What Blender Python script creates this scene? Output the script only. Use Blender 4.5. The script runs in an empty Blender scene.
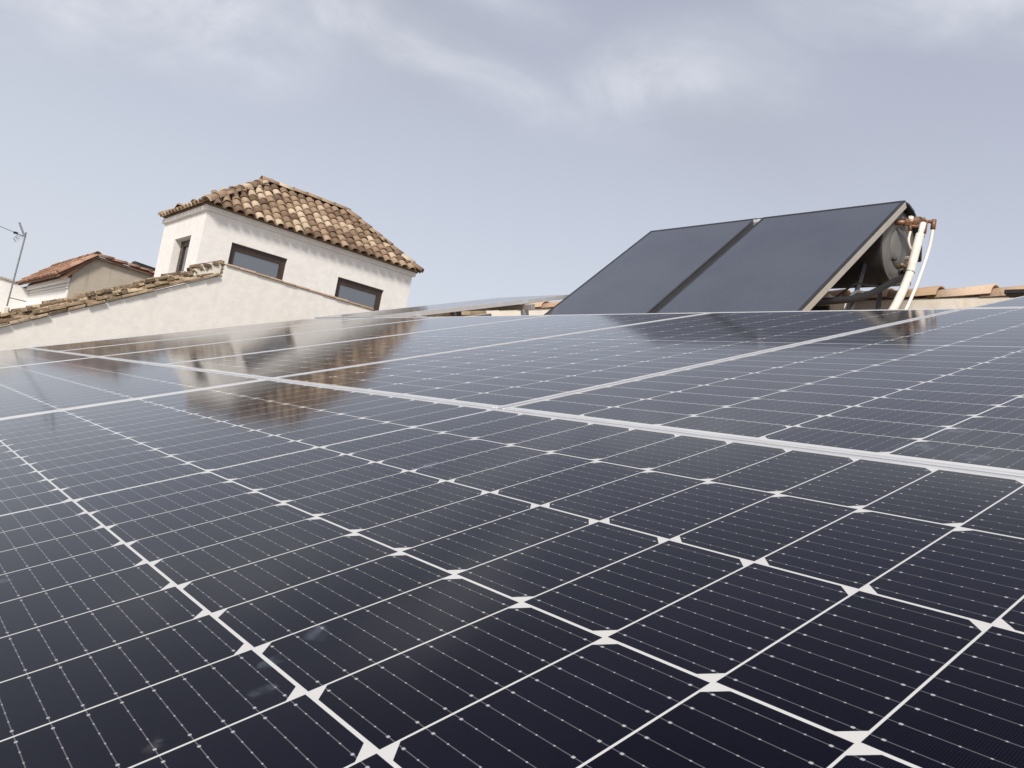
import bpy, bmesh, math, random
from mathutils import Vector, Matrix

random.seed(7)
scene = bpy.context.scene
COL = scene.collection
R = math.radians

# ------------------------------------------------------------------ camera
cam_d = bpy.data.cameras.new("camera")
cam = bpy.data.objects.new("camera", cam_d)
COL.objects.link(cam)
right = Vector((0.75024515, -0.63730781, 0.17598569))
down = Vector((0.18212103, -0.056675, -0.98164142))
fwd = Vector((0.63558173, 0.76852241, 0.07354702))
m = Matrix.Identity(4)
for i in range(3):
    m[i][0] = right[i]; m[i][1] = -down[i]; m[i][2] = -fwd[i]
m.translation = Vector((-0.88346485, -1.09824332, -0.05618351))
cam.matrix_world = m
cam_d.sensor_width = 36.0
cam_d.lens = 36.0 * 785.58 / 1024.0
cam_d.clip_start = 0.02
cam_d.clip_end = 6000
scene.camera = cam

# ------------------------------------------------------------------ sky and sun
SUN = Vector((-0.60, -0.46, 0.66)).normalized()
world = bpy.data.worlds.new("World")
scene.world = world
world.use_nodes = True
wn = world.node_tree.nodes; wl = world.node_tree.links
for n_ in list(wn): wn.remove(n_)


class NB:
    """tiny node-expression builder"""
    def __init__(self, tree): self.t = tree
    def node(self, kind, **kw):
        n = self.t.nodes.new(kind)
        for k, v in kw.items(): setattr(n, k, v)
        return n
    def link(self, a, sock):
        if isinstance(a, (int, float)): sock.default_value = a
        elif isinstance(a, (tuple, list)): sock.default_value = a
        else: self.t.links.new(a, sock)
    def math(self, op, a, b=None, c=None, clamp=False):
        n = self.node('ShaderNodeMath', operation=op); n.use_clamp = clamp
        self.link(a, n.inputs[0])
        if b is not None: self.link(b, n.inputs[1])
        if c is not None: self.link(c, n.inputs[2])
        return n.outputs[0]
    def add(self, a, b): return self.math('ADD', a, b)
    def sub(self, a, b): return self.math('SUBTRACT', a, b)
    def mul(self, a, b): return self.math('MULTIPLY', a, b)
    def div(self, a, b): return self.math('DIVIDE', a, b)
    def lt(self, a, b): return self.math('LESS_THAN', a, b)
    def gt(self, a, b): return self.math('GREATER_THAN', a, b)
    def abs(self, a): return self.math('ABSOLUTE', a)
    def floor(self, a): return self.math('FLOOR', a)
    def fract(self, a): return self.math('FRACT', a)
    def mn(self, a, b): return self.math('MINIMUM', a, b)
    def mx(self, a, b): return self.math('MAXIMUM', a, b)
    def mix(self, f, a, b, blend='MIX'):
        n = self.node('ShaderNodeMix', data_type='RGBA', blend_type=blend)
        self.link(f, n.inputs[0]); self.link(a, n.inputs[6]); self.link(b, n.inputs[7])
        return n.outputs[2]
    def noise(self, vec, scale, detail=4, rough=0.55, dist=0.0):
        n = self.node('ShaderNodeTexNoise')
        if vec is not None: self.link(vec, n.inputs['Vector'])
        n.inputs['Scale'].default_value = scale
        n.inputs['Detail'].default_value = detail
        n.inputs['Roughness'].default_value = rough
        n.inputs['Distortion'].default_value = dist
        return n.outputs['Fac']
    def ramp(self, v, lo, hi, a=0.0, b=1.0):
        n = self.node('ShaderNodeMapRange'); n.clamp = True; n.interpolation_type = 'SMOOTHSTEP'
        self.link(v, n.inputs[0])
        n.inputs[1].default_value = lo; n.inputs[2].default_value = hi
        n.inputs[3].default_value = a; n.inputs[4].default_value = b
        return n.outputs[0]
    def comb(self, x, y, z):
        n = self.node('ShaderNodeCombineXYZ')
        self.link(x, n.inputs[0]); self.link(y, n.inputs[1]); self.link(z, n.inputs[2])
        return n.outputs[0]
    def sep(self, v):
        n = self.node('ShaderNodeSeparateXYZ'); self.link(v, n.inputs[0]); return n.outputs
    def rgb(self, c):
        n = self.node('ShaderNodeRGB'); n.outputs[0].default_value = (c[0], c[1], c[2], 1); return n.outputs[0]


SKY_STRENGTH = 0.104
w = NB(world.node_tree)
sky = w.node('ShaderNodeTexSky', sky_type='NISHITA')
sky.sun_disc = False
sky.sun_elevation = math.asin(SUN.z)
sky.sun_rotation = math.atan2(SUN.x, SUN.y)
sky.air_density = 1.0
sky.dust_density = 4.0
sky.ozone_density = 1.5
tc = w.node('ShaderNodeTexCoord')
dx, dy, dz = w.sep(tc.outputs['Generated'])
zz = w.add(w.mx(dz, 0.0), 0.22)
cv = w.comb(w.div(dx, zz), w.div(dy, zz), 0.0)
nz_ = w.node('ShaderNodeTexNoise'); w.link(cv, nz_.inputs['Vector'])
nz_.inputs['Scale'].default_value = 1.6; nz_.inputs['Detail'].default_value = 5; nz_.inputs['Roughness'].default_value = 0.55
wx, wy, _wz = w.sep(nz_.outputs['Color'])
sx, sy, _sz = w.sep(cv)
qx = w.add(sx, w.mul(w.sub(wx, 0.5), 0.55))
qy = w.add(sy, w.mul(w.sub(wy, 0.5), 0.55))


def cloud(cx, cy, ang, la, lb):
    """soft elongated bank of cloud at a place in the sky vault"""
    ca, sa = math.cos(R(ang)), math.sin(R(ang))
    ax = w.sub(qx, cx); ay = w.sub(qy, cy)
    a_ = w.div(w.add(w.mul(ax, ca), w.mul(ay, sa)), la)
    b_ = w.div(w.sub(w.mul(ay, ca), w.mul(ax, sa)), lb)
    return w.math('EXPONENT', w.mul(w.add(w.mul(a_, a_), w.mul(b_, b_)), -1.0))


fine = w.noise(cv, 3.2, 7, 0.6, 0.6)
broad = w.noise(cv, 0.8, 4, 0.5, 0.3)
wisp = cloud(0.70, 1.22, -14, 0.30, 0.085)
for c_ in ((0.96, 0.94, -75, 0.19, 0.13), (0.27, 1.52, -40, 0.32, 0.17), (1.00, 0.43, -70, 0.20, 0.09), (0.45, 1.05, -20, 0.22, 0.06), (-0.6, 0.7, 30, 0.5, 0.2), (-0.9, -0.6, 60, 0.6, 0.25), (1.5, -0.5, 20, 0.4, 0.2)):
    wisp = w.mx(wisp, cloud(*c_))
wisp = w.mul(wisp, w.ramp(fine, 0.30, 0.70, 0.25, 1.0))
veil = w.mix(w.ramp(dz, 0.0, 0.62), w.rgb((5.75, 6.02, 6.6)), w.rgb((3.55, 3.68, 4.40)))
veil = w.mix(w.ramp(dz, 0.50, 0.80), veil, w.rgb((1.5, 1.55, 2.0)))
base = w.mix(0.80, sky.outputs[0], veil)
base = w.mix(w.mul(w.ramp(broad, 0.45, 0.65), w.mul(w.ramp(dz, 0.25, 0.5), 0.4)), base, w.rgb((3.2, 3.25, 3.7)))
base = w.mix(w.mul(wisp, 0.92), base, w.rgb((5.95, 6.15, 6.65)))
bg = w.node('ShaderNodeBackground')
w.link(base, bg.inputs[0]); bg.inputs[1].default_value = SKY_STRENGTH
wo = w.node('ShaderNodeOutputWorld'); w.link(bg.outputs[0], wo.inputs[0])

sun_d = bpy.data.lights.new("sun", 'SUN')
sun_d.energy = 2.9
sun_d.angle = R(10.0)
sun_d.color = (1.0, 0.94, 0.86)
sun = bpy.data.objects.new("sun", sun_d)
COL.objects.link(sun)
sun.rotation_euler = SUN.to_track_quat('Z', 'Y').to_euler()
sun.location = (-20, -20, 40)

vs = scene.view_settings
vs.view_transform = 'Standard'; vs.look = 'None'
vs.exposure = 0.38; vs.gamma = 1.0; vs.use_curve_mapping = False

# ------------------------------------------------------------------ materials
def mat(name):
    M = bpy.data.materials.new(name); M.use_nodes = True
    nt = M.node_tree
    b = nt.nodes['Principled BSDF']
    return M, NB(nt), b


def bump(nb, b, h, strength=0.3, dist=0.01):
    n = nb.node('ShaderNodeBump'); n.inputs['Strength'].default_value = strength
    n.inputs['Distance'].default_value = dist
    nb.link(h, n.inputs['Height']); nb.link(n.outputs[0], b.inputs['Normal'])


def simple(name, c, rough=0.6, metal=0.0, var=0.12, scale=9.0, bmp=0.15, spec=0.5):
    M, nb, b = mat(name)
    o = nb.node('ShaderNodeTexCoord').outputs['Object']
    f = nb.noise(o, scale, 5, 0.6)
    lo = tuple(max(0, x * (1 - var)) for x in c); hi = tuple(min(1, x * (1 + var)) for x in c)
    nb.link(nb.mix(nb.ramp(f, 0.3, 0.7), nb.rgb(lo), nb.rgb(hi)), b.inputs['Base Color'])
    b.inputs['Roughness'].default_value = rough
    b.inputs['Metallic'].default_value = metal
    b.inputs['Specular IOR Level'].default_value = spec
    if bmp: bump(nb, b, nb.noise(o, scale * 6, 4, 0.6), bmp, 0.004)
    return M


def plaster(name, c, stain=(0.42, 0.33, 0.24), amt=0.35, streak=True):
    M, nb, b = mat(name)
    o = nb.node('ShaderNodeNewGeometry').outputs['Position']
    x, y, z = nb.sep(o)
    big = nb.noise(o, 0.9, 6, 0.62, 0.3)
    fine = nb.noise(o, 7.0, 6, 0.65)
    st = nb.noise(nb.comb(nb.mul(x, 6.0), nb.mul(y, 6.0), nb.mul(z, 0.55)), 1.0, 5, 0.6)
    base = nb.mix(nb.ramp(fine, 0.35, 0.7), nb.rgb(c), nb.rgb(tuple(k * 0.92 for k in c)))
    fac = nb.mul(nb.ramp(big, 0.48, 0.78), amt)
    base = nb.mix(fac, base, nb.rgb(stain))
    if streak:
        base = nb.mix(nb.mul(nb.ramp(st, 0.56, 0.76), amt * 0.7), base, nb.rgb(stain))
    nb.link(base, b.inputs['Base Color'])
    b.inputs['Roughness'].default_value = 0.9
    b.inputs['Specular IOR Level'].default_value = 0.2
    bump(nb, b, nb.add(nb.noise(o, 22, 5, 0.6), nb.mul(nb.noise(o, 3, 3), 1.5)), 0.35, 0.012)
    return M


def clay(name, pale, mid, dark, lichen=(0.33, 0.29, 0.2), lich=0.5, fleck=0.0):
    """fired clay; the 'tone' face attribute (0..1) tells one tile from the next"""
    M, nb, b = mat(name)
    a = nb.node('ShaderNodeAttribute', attribute_type='GEOMETRY', attribute_name='tone').outputs['Fac']
    o = nb.node('ShaderNodeNewGeometry').outputs['Position']
    f = nb.noise(o, 5.0, 6, 0.65, 0.4)
    g = nb.noise(o, 26.0, 4, 0.6)
    t = nb.add(a, nb.mul(nb.sub(f, 0.5), 0.55))
    c_ = nb.mix(nb.ramp(t, 0.05, 0.5), nb.rgb(dark), nb.rgb(mid))
    c_ = nb.mix(nb.ramp(t, 0.5, 0.9), c_, nb.rgb(pale))
    c_ = nb.mix(nb.mul(nb.ramp(nb.noise(o, 2.3, 6, 0.7), 0.48, 0.66), lich), c_, nb.rgb(lichen))
    c_ = nb.mix(nb.mul(nb.ramp(g, 0.55, 0.75), 0.45), c_, nb.rgb(tuple(k * 0.45 for k in dark)))
    if fleck:
        c_ = nb.mix(nb.mul(nb.ramp(nb.noise(o, 17.0, 5, 0.7, 0.5), 0.56, 0.66), fleck), c_, nb.rgb((0.56, 0.48, 0.37)))
        c_ = nb.mix(nb.mul(nb.ramp(nb.noise(o, 11.0, 5, 0.7, 0.8), 0.55, 0.65), fleck), c_, nb.rgb((0.085, 0.062, 0.042)))
    nb.link(c_, b.inputs['Base Color'])
    b.inputs['Roughness'].default_value = 0.9
    b.inputs['Specular IOR Level'].default_value = 0.2
    bump(nb, b, nb.add(nb.noise(o, 40, 4, 0.6), f), 0.4, 0.008)
    return M


# --- photovoltaic face: six columns of half-cut cells, drawn in the panel's own coordinates
CP, RP, MG = 0.168, 0.0837, 0.0045      # column pitch, row pitch, extra gap in the middle


def pv_face():
    M, nb, b = mat("solar_cells")
    o = nb.node('ShaderNodeTexCoord').outputs['Object']
    u, v, _z = nb.sep(o)
    oi = nb.node('ShaderNodeObjectInfo').outputs['Random']
    up = nb.add(nb.div(u, CP), 3.0)
    ci = nb.floor(up)
    fu = nb.mul(nb.sub(nb.fract(up), 0.5), CP)
    sg = nb.math('SIGN', v)
    va = nb.div(nb.sub(nb.abs(v), MG / 2), RP)
    ri = nb.floor(va)
    fv = nb.mul(nb.sub(nb.fract(va), 0.5), RP)
    fvs = nb.mul(fv, sg)
    par = nb.sub(1.0, nb.mul(nb.math('MODULO', nb.add(ci, 20.0), 2.0), 2.0))
    HU, HV, CH = 0.08265, 0.0410, 0.0115
    inside = nb.mul(nb.lt(nb.abs(u), 3 * CP), nb.mul(nb.lt(va, 12.0), nb.gt(va, 0.0)))
    cell = nb.mul(nb.lt(nb.abs(fu), HU), nb.lt(nb.abs(fv), HV))
    cham = nb.lt(nb.add(nb.abs(fu), nb.mul(par, fvs)), HU + HV - CH)
    cell = nb.mul(nb.mul(cell, cham), inside)
    # nine busbars along the panel's length, with solder pads
    pb = 2 * HU / 9
    bu = nb.mul(nb.abs(nb.sub(nb.fract(nb.div(nb.add(fu, HU), pb)), 0.5)), pb)
    bar = nb.mul(nb.lt(bu, 0.00032), cell)
    ps = nb.div(nb.add(fv, HV), 2 * HV / 6)
    pdv = nb.mul(nb.abs(nb.sub(nb.fract(ps), 0.5)), 2 * HV / 6)
    endp = nb.gt(nb.abs(fv), HV - 2 * HV / 6)
    psize = nb.add(0.00050, nb.mul(endp, 0.00042))
    pad = nb.mul(nb.mul(nb.lt(bu, psize), nb.lt(pdv, nb.add(psize, 0.0001))), cell)
    # fine silver fingers across the cell
    fin = nb.lt(nb.abs(nb.sub(nb.fract(nb.div(v, 0.00145)), 0.5)), 0.022)
    # each cell differs a little
    wn_ = nb.node('ShaderNodeTexWhiteNoise', noise_dimensions='4D')
    nb.link(nb.comb(ci, nb.mul(ri, sg), sg), wn_.inputs['Vector']); nb.link(oi, wn_.inputs['W'])
    rnd = wn_.outputs['Value']
    cc = nb.mix(rnd, nb.rgb((0.0008, 0.0009, 0.0055)), nb.rgb((0.0024, 0.0025, 0.0090)))
    cc = nb.mix(nb.mul(fin, 0.22), cc, nb.rgb((0.14, 0.14, 0.19)))
    cc = nb.mix(nb.mul(bar, 0.25), cc, nb.rgb((0.42, 0.42, 0.44)))
    cc = nb.mix(nb.mul(pad, 0.65), cc, nb.rgb((0.55, 0.55, 0.57)))
    bs = nb.rgb((0.57, 0.57, 0.56))
    col = nb.mix(cell, bs, cc)
    # dust: thin film with blotches, and a few dried drops
    po = nb.node('ShaderNodeNewGeometry').outputs['Position']
    d1 = nb.noise(po, 1.7, 6, 0.65, 0.6)
    d2 = nb.noise(po, 34.0, 5, 0.7)
    dust = nb.add(0.001, nb.mul(nb.ramp(d1, 0.40, 0.75), nb.mul(nb.ramp(d2, 0.3, 0.8), 0.006)))
    vo = nb.node('ShaderNodeTexVoronoi', feature='F1'); vo.inputs['Scale'].default_value = 4.3
    wv = nb.node('ShaderNodeVectorMath', operation='ADD')
    nz = nb.node('ShaderNodeTexNoise'); nz.inputs['Scale'].default_value = 38.0; nz.inputs['Detail'].default_value = 3
    nb.link(po, nz.inputs['Vector'])
    sc_ = nb.node('ShaderNodeVectorMath', operation='SCALE'); nb.link(nz.outputs['Color'], sc_.inputs[0]); sc_.inputs['Scale'].default_value = 0.035
    nb.link(po, wv.inputs[0]); nb.link(sc_.outputs[0], wv.inputs[1]); nb.link(wv.outputs[0], vo.inputs['Vector'])
    drop = nb.mul(nb.ramp(vo.outputs['Distance'], 0.035, 0.06, 1.0, 0.0), nb.gt(nb.sep(vo.outputs['Color'])[0], 0.72))
    dust = nb.add(dust, nb.mul(nb.mul(drop, nb.ramp(d2, 0.35, 0.65)), 0.14))
    # dried rain smudges
    smear = None
    pn = nb.node('ShaderNodeTexNoise'); pn.inputs['Scale'].default_value = 60.0; pn.inputs['Detail'].default_value = 4
    nb.link(po, pn.inputs['Vector'])
    for (px_, py_, pz_, r_) in ((-0.606, -0.601, -0.209, 0.010), (-0.643, -0.615, -0.221, 0.008), (0.172, -0.689, 0.059, 0.02), (0.053, -0.764, 0.018, 0.018), (0.068, -0.698, 0.023, 0.022), (-0.664, -0.649, -0.229, 0.008), (-0.30, -0.25, -0.10, 0.015), (0.6, 0.3, 0.21, 0.03)):
        vd_ = nb.node('ShaderNodeVectorMath', operation='DISTANCE')
        nb.link(wv.outputs[0], vd_.inputs[0]); vd_.inputs[1].default_value = (px_ + 0.0175, py_ + 0.0175, pz_ + 0.0175)
        k_ = nb.ramp(vd_.outputs['Value'], r_ * 0.5, r_ * 1.25, 1.0, 0.0)
        smear = k_ if smear is None else nb.mx(smear, k_)
    smear = nb.mul(smear, nb.ramp(pn.outputs['Fac'], 0.40, 0.62, 0.15, 1.0))
    col = nb.mix(nb.mul(smear, 0.12), col, nb.rgb((0.42, 0.50, 0.62)))
    col = nb.mix(dust, col, nb.rgb((0.52, 0.50, 0.48)))
    nb.link(col, b.inputs['Base Color'])
    nb.link(nb.add(0.066, nb.mul(nb.ramp(d2, 0.3, 0.8), 0.03)), b.inputs['Roughness'])
    b.inputs['IOR'].default_value = 1.25
    return M


PV = pv_face()
ALU = simple("anodised_aluminium", (0.57, 0.58, 0.60), 0.45, 0.3, 0.05, 14, 0.05)
BACK = simple("white_backsheet", (0.7, 0.7, 0.7), 0.6)
RAIL = simple("mill_aluminium", (0.55, 0.55, 0.55), 0.45, 0.7)
WHITE = plaster("old_white_plaster", (0.83, 0.80, 0.75), amt=0.15)
WHITE2 = plaster("limewashed_plaster", (0.84, 0.82, 0.79), amt=0.09)
WHITE3 = plaster("fresh_white_paint", (0.84, 0.83, 0.81), amt=0.10)
GREYR = plaster("bare_cement_render", (0.48, 0.425, 0.345), stain=(0.20, 0.17, 0.14), amt=0.75)
MORTAR = plaster("pale_mortar", (0.78, 0.73, 0.64), stain=(0.45, 0.36, 0.26), amt=0.4)
RUBBLE = plaster("weathered_brick_rubble", (0.50, 0.40, 0.29), stain=(0.20, 0.15, 0.10), amt=0.9)
CLAY_OLD = clay("weathered_roof_clay", (0.58, 0.46, 0.335), (0.335, 0.235, 0.16), (0.15, 0.10, 0.068), lichen=(0.31, 0.235, 0.155), lich=0.4)
CLAY_RED = clay("red_roof_clay", (0.45, 0.28, 0.20), (0.36, 0.195, 0.135), (0.22, 0.12, 0.085), lich=0.3)
CLAY_RIDGE = clay("orange_ridge_clay", (0.58, 0.44, 0.33), (0.47, 0.33, 0.235), (0.28, 0.19, 0.135), lichen=(0.44, 0.31, 0.09), lich=0.35)
CLAY_EDGE = clay("mossy_edge_clay", (0.50, 0.39, 0.27), (0.275, 0.20, 0.13), (0.12, 0.085, 0.055), lichen=(0.21, 0.17, 0.115), lich=0.7, fleck=0.7)
BROWN = simple("dark_brown_joinery", (0.050, 0.030, 0.022), 0.45, 0, 0.25, 12)
GLASS = simple("window_glass", (0.035, 0.04, 0.048), 0.04, 0, 0.1, 2, 0.0)
GLASS.node_tree.nodes['Principled BSDF'].inputs['IOR'].default_value = 2.8
DARKM = simple("dark_grey_metal", (0.045, 0.047, 0.052), 0.45, 0.3, 0.15)
BLACK = simple("black_rubber_foam", (0.012, 0.012, 0.013), 0.7, 0, 0.3)
CAPM = simple("grey_tank_enamel", (0.165, 0.16, 0.15), 0.5, 0.1, 0.12, 5)
CASE = simple("beige_aluminium_edge", (0.47, 0.44, 0.385), 0.5, 0.25, 0.06)
SIDEG = simple("shaded_aluminium_edge", (0.09, 0.09, 0.095), 0.5, 0.25, 0.06)  # collector edge metal with the shade of the gap put into its colour
FOIL = simple("cream_pipe_wrap", (0.74, 0.70, 0.62), 0.6, 0, 0.08, 10)
HOSE = simple("white_plastic_hose", (0.80, 0.78, 0.72), 0.5, 0, 0.05)
COPPER = simple("tarnished_copper", (0.25, 0.135, 0.085), 0.5, 0.4, 0.35, 30)
BRASS = simple("dull_brass", (0.27, 0.20, 0.13), 0.45, 0.5, 0.3, 30)
STEEL = simple("galvanised_steel", (0.26, 0.265, 0.28), 0.5, 0.6, 0.15, 20)
BRICKM = simple("rough_concrete_block", (0.46, 0.40, 0.33), 0.9, 0, 0.2, 12, 0.4)
GROUND = simple("dry_earth", (0.30, 0.26, 0.21), 0.95, 0, 0.25, 0.05, 0.2)
TERR = simple("terrace_clay_pavers", (0.30, 0.20, 0.14), 0.85, 0, 0.25, 6, 0.3)


def absorber():
    M, nb, b = mat("collector_absorber_glass")
    o = nb.node('ShaderNodeTexCoord').outputs['Object']
    f = nb.noise(o, 1.6, 4, 0.5)
    col = nb.mix(nb.ramp(f, 0.3, 0.7), nb.rgb((0.076, 0.085, 0.112)), nb.rgb((0.088, 0.097, 0.124)))
    g = nb.noise(o, 30, 4, 0.6)
    nb.link(nb.mix(nb.mul(nb.ramp(g, 0.3, 0.8), 0.025), col, nb.rgb((0.5, 0.5, 0.5))), b.inputs['Base Color'])
    b.inputs['Roughness'].default_value = 0.16
    b.inputs['IOR'].default_value = 1.75
    return M


ABS = absorber()

# ------------------------------------------------------------------ mesh helpers
def new_bm():
    bm = bmesh.new(); bm.faces.layers.float.new('tone'); return bm


def obj(name, bm, material, parent=None, smooth=False):
    bmesh.ops.recalc_face_normals(bm, faces=bm.faces)
    me = bpy.data.meshes.new(name); bm.to_mesh(me); bm.free()
    me.materials.append(material)
    if smooth:
        for p in me.polygons: p.use_smooth = True
    o = bpy.data.objects.new(name, me); COL.objects.link(o)
    if parent is not None: o.parent = parent
    return o


def thing(name, label, cat, loc=(0, 0, 0), group=None, mw=None):
    o = bpy.data.objects.new(name, None); COL.objects.link(o)
    o.empty_display_size = 0.1
    if mw is not None: o.matrix_world = mw
    else: o.location = loc
    o['label'] = label; o['category'] = cat
    if group: o['group'] = group
    return o


def tag(o, label, cat, group=None):
    o['label'] = label; o['category'] = cat
    if group: o['group'] = group
    return o


def struct(o, kind='structure'):
    o['kind'] = kind; return o


def box(bm, lo, hi, bev=0.0, mtx=None, tone=0.5):
    lo = Vector(lo); hi = Vector(hi)
    vs_ = [bm.verts.new((x, y, z)) for z in (lo.z, hi.z) for y in (lo.y, hi.y) for x in (lo.x, hi.x)]
    q = [(0, 2, 3, 1), (4, 5, 7, 6), (0, 1, 5, 4), (2, 6, 7, 3), (0, 4, 6, 2), (1, 3, 7, 5)]
    fs = [bm.faces.new([vs_[i] for i in f]) for f in q]
    lay = bm.faces.layers.float.get('tone')
    if bev:
        es = list({e for f in fs for e in f.edges})
        r = bmesh.ops.bevel(bm, geom=es, offset=bev, segments=1, affect='EDGES', profile=0.5)
        vs_ = list({v for f in r['faces'] for v in f.verts} | {v for v in vs_ if v.is_valid})
        fs = list({f for v in vs_ for f in v.link_faces})
    if lay is not None:
        for f in fs: f[lay] = tone
    if mtx is not None:
        for v in vs_: v.co = mtx @ v.co
    return fs


def prism(bm, poly, axis, a, b, tone=0.5):
    """poly: 2-D points; axis 'y' -> (x,z) extruded from y=a to y=b; 'x' -> (y,z); 'z' -> (x,y)"""
    def P(p, t):
        return {'y': (p[0], t, p[1]), 'x': (t, p[0], p[1]), 'z': (p[0], p[1], t)}[axis]
    A = [bm.verts.new(P(p, a)) for p in poly]; B = [bm.verts.new(P(p, b)) for p in poly]
    fs = [bm.faces.new(A), bm.faces.new(B[::-1])]
    n = len(poly)
    for i in range(n):
        fs.append(bm.faces.new((A[i], B[i], B[(i + 1) % n], A[(i + 1) % n])))
    lay = bm.faces.layers.float.get('tone')
    for f in fs: f[lay] = tone


def smooth_path(pts, sub=6):
    P = [Vector(p) for p in pts]
    if len(P) < 3: return P
    out = []
    for i in range(len(P) - 1):
        p0 = P[max(i - 1, 0)]; p1 = P[i]; p2 = P[i + 1]; p3 = P[min(i + 2, len(P) - 1)]
        for k in range(sub):
            t = k / sub
            out.append(0.5 * ((2 * p1) + (p2 - p0) * t + (2 * p0 - 5 * p1 + 4 * p2 - p3) * t * t + (3 * p1 - p0 - 3 * p2 + p3) * t ** 3))
    out.append(P[-1]); return out


def tube(bm, pts, r, seg=10, smooth=True):
    P = smooth_path(pts) if smooth else [Vector(p) for p in pts]
    rr = r if isinstance(r, (list, tuple)) else [r] * len(P)
    d0 = (P[1] - P[0]).normalized()
    ref = Vector((0, 0, 1)) if abs(d0.z) < 0.9 else Vector((1, 0, 0))
    s = d0.cross(ref).normalized()
    rings = []
    for i, p in enumerate(P):
        d = (P[min(i + 1, len(P) - 1)] - P[max(i - 1, 0)]).normalized()
        s = (s - d * s.dot(d)).normalized(); t = d.cross(s)
        rings.append([bm.verts.new(p + (s * math.cos(a) + t * math.sin(a)) * rr[i]) for a in [2 * math.pi * k / seg for k in range(seg)]])
    for a, b in zip(rings, rings[1:]):
        for k in range(seg): bm.faces.new((a[k], a[(k + 1) % seg], b[(k + 1) % seg], b[k]))
    bm.faces.new(rings[0][::-1]); bm.faces.new(rings[-1])


def barrel(bm, A, D, N, L, r0, r1, lift=0.02, th=0.016, seg=7, tone=0.5):
    """one half-round clay tile from A along D (unit), bulging towards N; r0 at A, r1 at the far (lower) end"""
    S = D.cross(N).normalized()
    lay = bm.faces.layers.float.get('tone')
    B = A + D * L + N * lift
    rings = []
    for c, r in ((A, r0), (B, r1), (B, r1 - th), (A + D * (L * 0.4), (r0 + r1) / 2 - th)):
        rings.append([bm.verts.new(c + (S * math.cos(a) + N * math.sin(a) * 0.85) * r) for a in [math.pi * k / seg for k in range(seg + 1)]])
    for a, b in zip(rings, rings[1:]):
        for k in range(seg):
            f = bm.faces.new((a[k], a[k + 1], b[k + 1], b[k])); f[lay] = tone; f.smooth = True
    f = bm.faces.new(rings[0]); f[lay] = tone


def tone_pick():
    return random.choices((random.uniform(0.75, 1.0), random.uniform(0.4, 0.65), random.uniform(0.05, 0.35)), (0.24, 0.42, 0.34))[0]


def tile_run(bm, p, q, N, r, L=0.42, ex=0.35, jit=0.006, lift=0.022):
    """tiles laid end over end from p to q, each lower end lying over the next"""
    p = Vector(p); q = Vector(q); D = (q - p).normalized(); n = int((q - p).length / ex) + 1
    N = (N - D * N.dot(D)).normalized()
    for i in range(n - 1, -1, -1):
        a = p + D * (i * ex) + Vector((random.uniform(-jit, jit), random.uniform(-jit, jit), random.uniform(-jit, jit)))
        l = min(L, (q - p).length - i * ex + 0.05)
        if l < 0.12: continue
        barrel(bm, a, D, N, l, r * 0.86, r, lift, tone=tone_pick())


def tile_face(bm, e0, e1, up, clip, pitch=0.225, ex=0.24, r=0.094, over=0.06, courses=14, L=0.34):
    """cover tiles on one roof face; e0,e1 eave ends, up = unit upslope vector, clip(point)->bool"""
    e0 = Vector(e0); e1 = Vector(e1); E = (e1 - e0); W = E.length; E.normalize()
    N = E.cross(up).normalized()
    if N.z < 0: N = -N
    n = int(W / pitch)
    off = (W - (n - 1) * pitch) / 2
    for i in range(n):
        for k in range(courses):
            low = e0 + E * (off + i * pitch + random.uniform(-0.008, 0.008)) + up * (k * ex - over)
            A = low + up * L
            if not clip(low + up * 0.2): continue
            barrel(bm, A + N * 0.012, -up, N, L, r * 0.84, r, 0.024 + random.uniform(-0.006, 0.008), tone=tone_pick())


def wall_panel(bm, O, U, V, N, W, H, holes, th):
    """plain wall W x H in the plane O,U,V facing N, with rectangular holes (u0,v0,u1,v1) and real reveals"""
    us = sorted({0, W} | {h[0] for h in holes} | {h[2] for h in holes})
    vsx = sorted({0, H} | {h[1] for h in holes} | {h[3] for h in holes})
    def P(u, v, d): return O + U * u + V * v - N * d
    for d in (0, th):
        g = {(i, j): bm.verts.new(P(u, v, d)) for i, u in enumerate(us) for j, v in enumerate(vsx)}
        for i in range(len(us) - 1):
            for j in range(len(vsx) - 1):
                cu = (us[i] + us[i + 1]) / 2; cv_ = (vsx[j] + vsx[j + 1]) / 2
                if any(h[0] < cu < h[2] and h[1] < cv_ < h[3] for h in holes): continue
                bm.faces.new((g[i, j], g[i + 1, j], g[i + 1, j + 1], g[i, j + 1]))
    for (a, b_, c, d_) in list(holes) + [(0, 0, W, H)]:
        cs = [(a, b_), (c, b_), (c, d_), (a, d_)]
        for i in range(4):
            p, q = cs[i], cs[(i + 1) % 4]
            bm.faces.new([bm.verts.new(P(*p, 0)), bm.verts.new(P(*q, 0)), bm.verts.new(P(*q, th)), bm.verts.new(P(*p, th))])
    bmesh.ops.remove_doubles(bm, verts=bm.verts, dist=0.0005)


TH = R(19.0)
PITCH = Matrix.Rotation(-TH, 4, 'Y')
GZ = -6.0


def on_plane(X, y, h):
    return Vector((X * math.cos(TH) - h * math.sin(TH), y, X * math.sin(TH) + h * math.cos(TH)))


# ------------------------------------------------------------------ ground
bm = new_bm(); box(bm, (-1500, -1500, GZ - 1), (1500, 1500, GZ))
struct(obj("ground", bm, GROUND))

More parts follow.
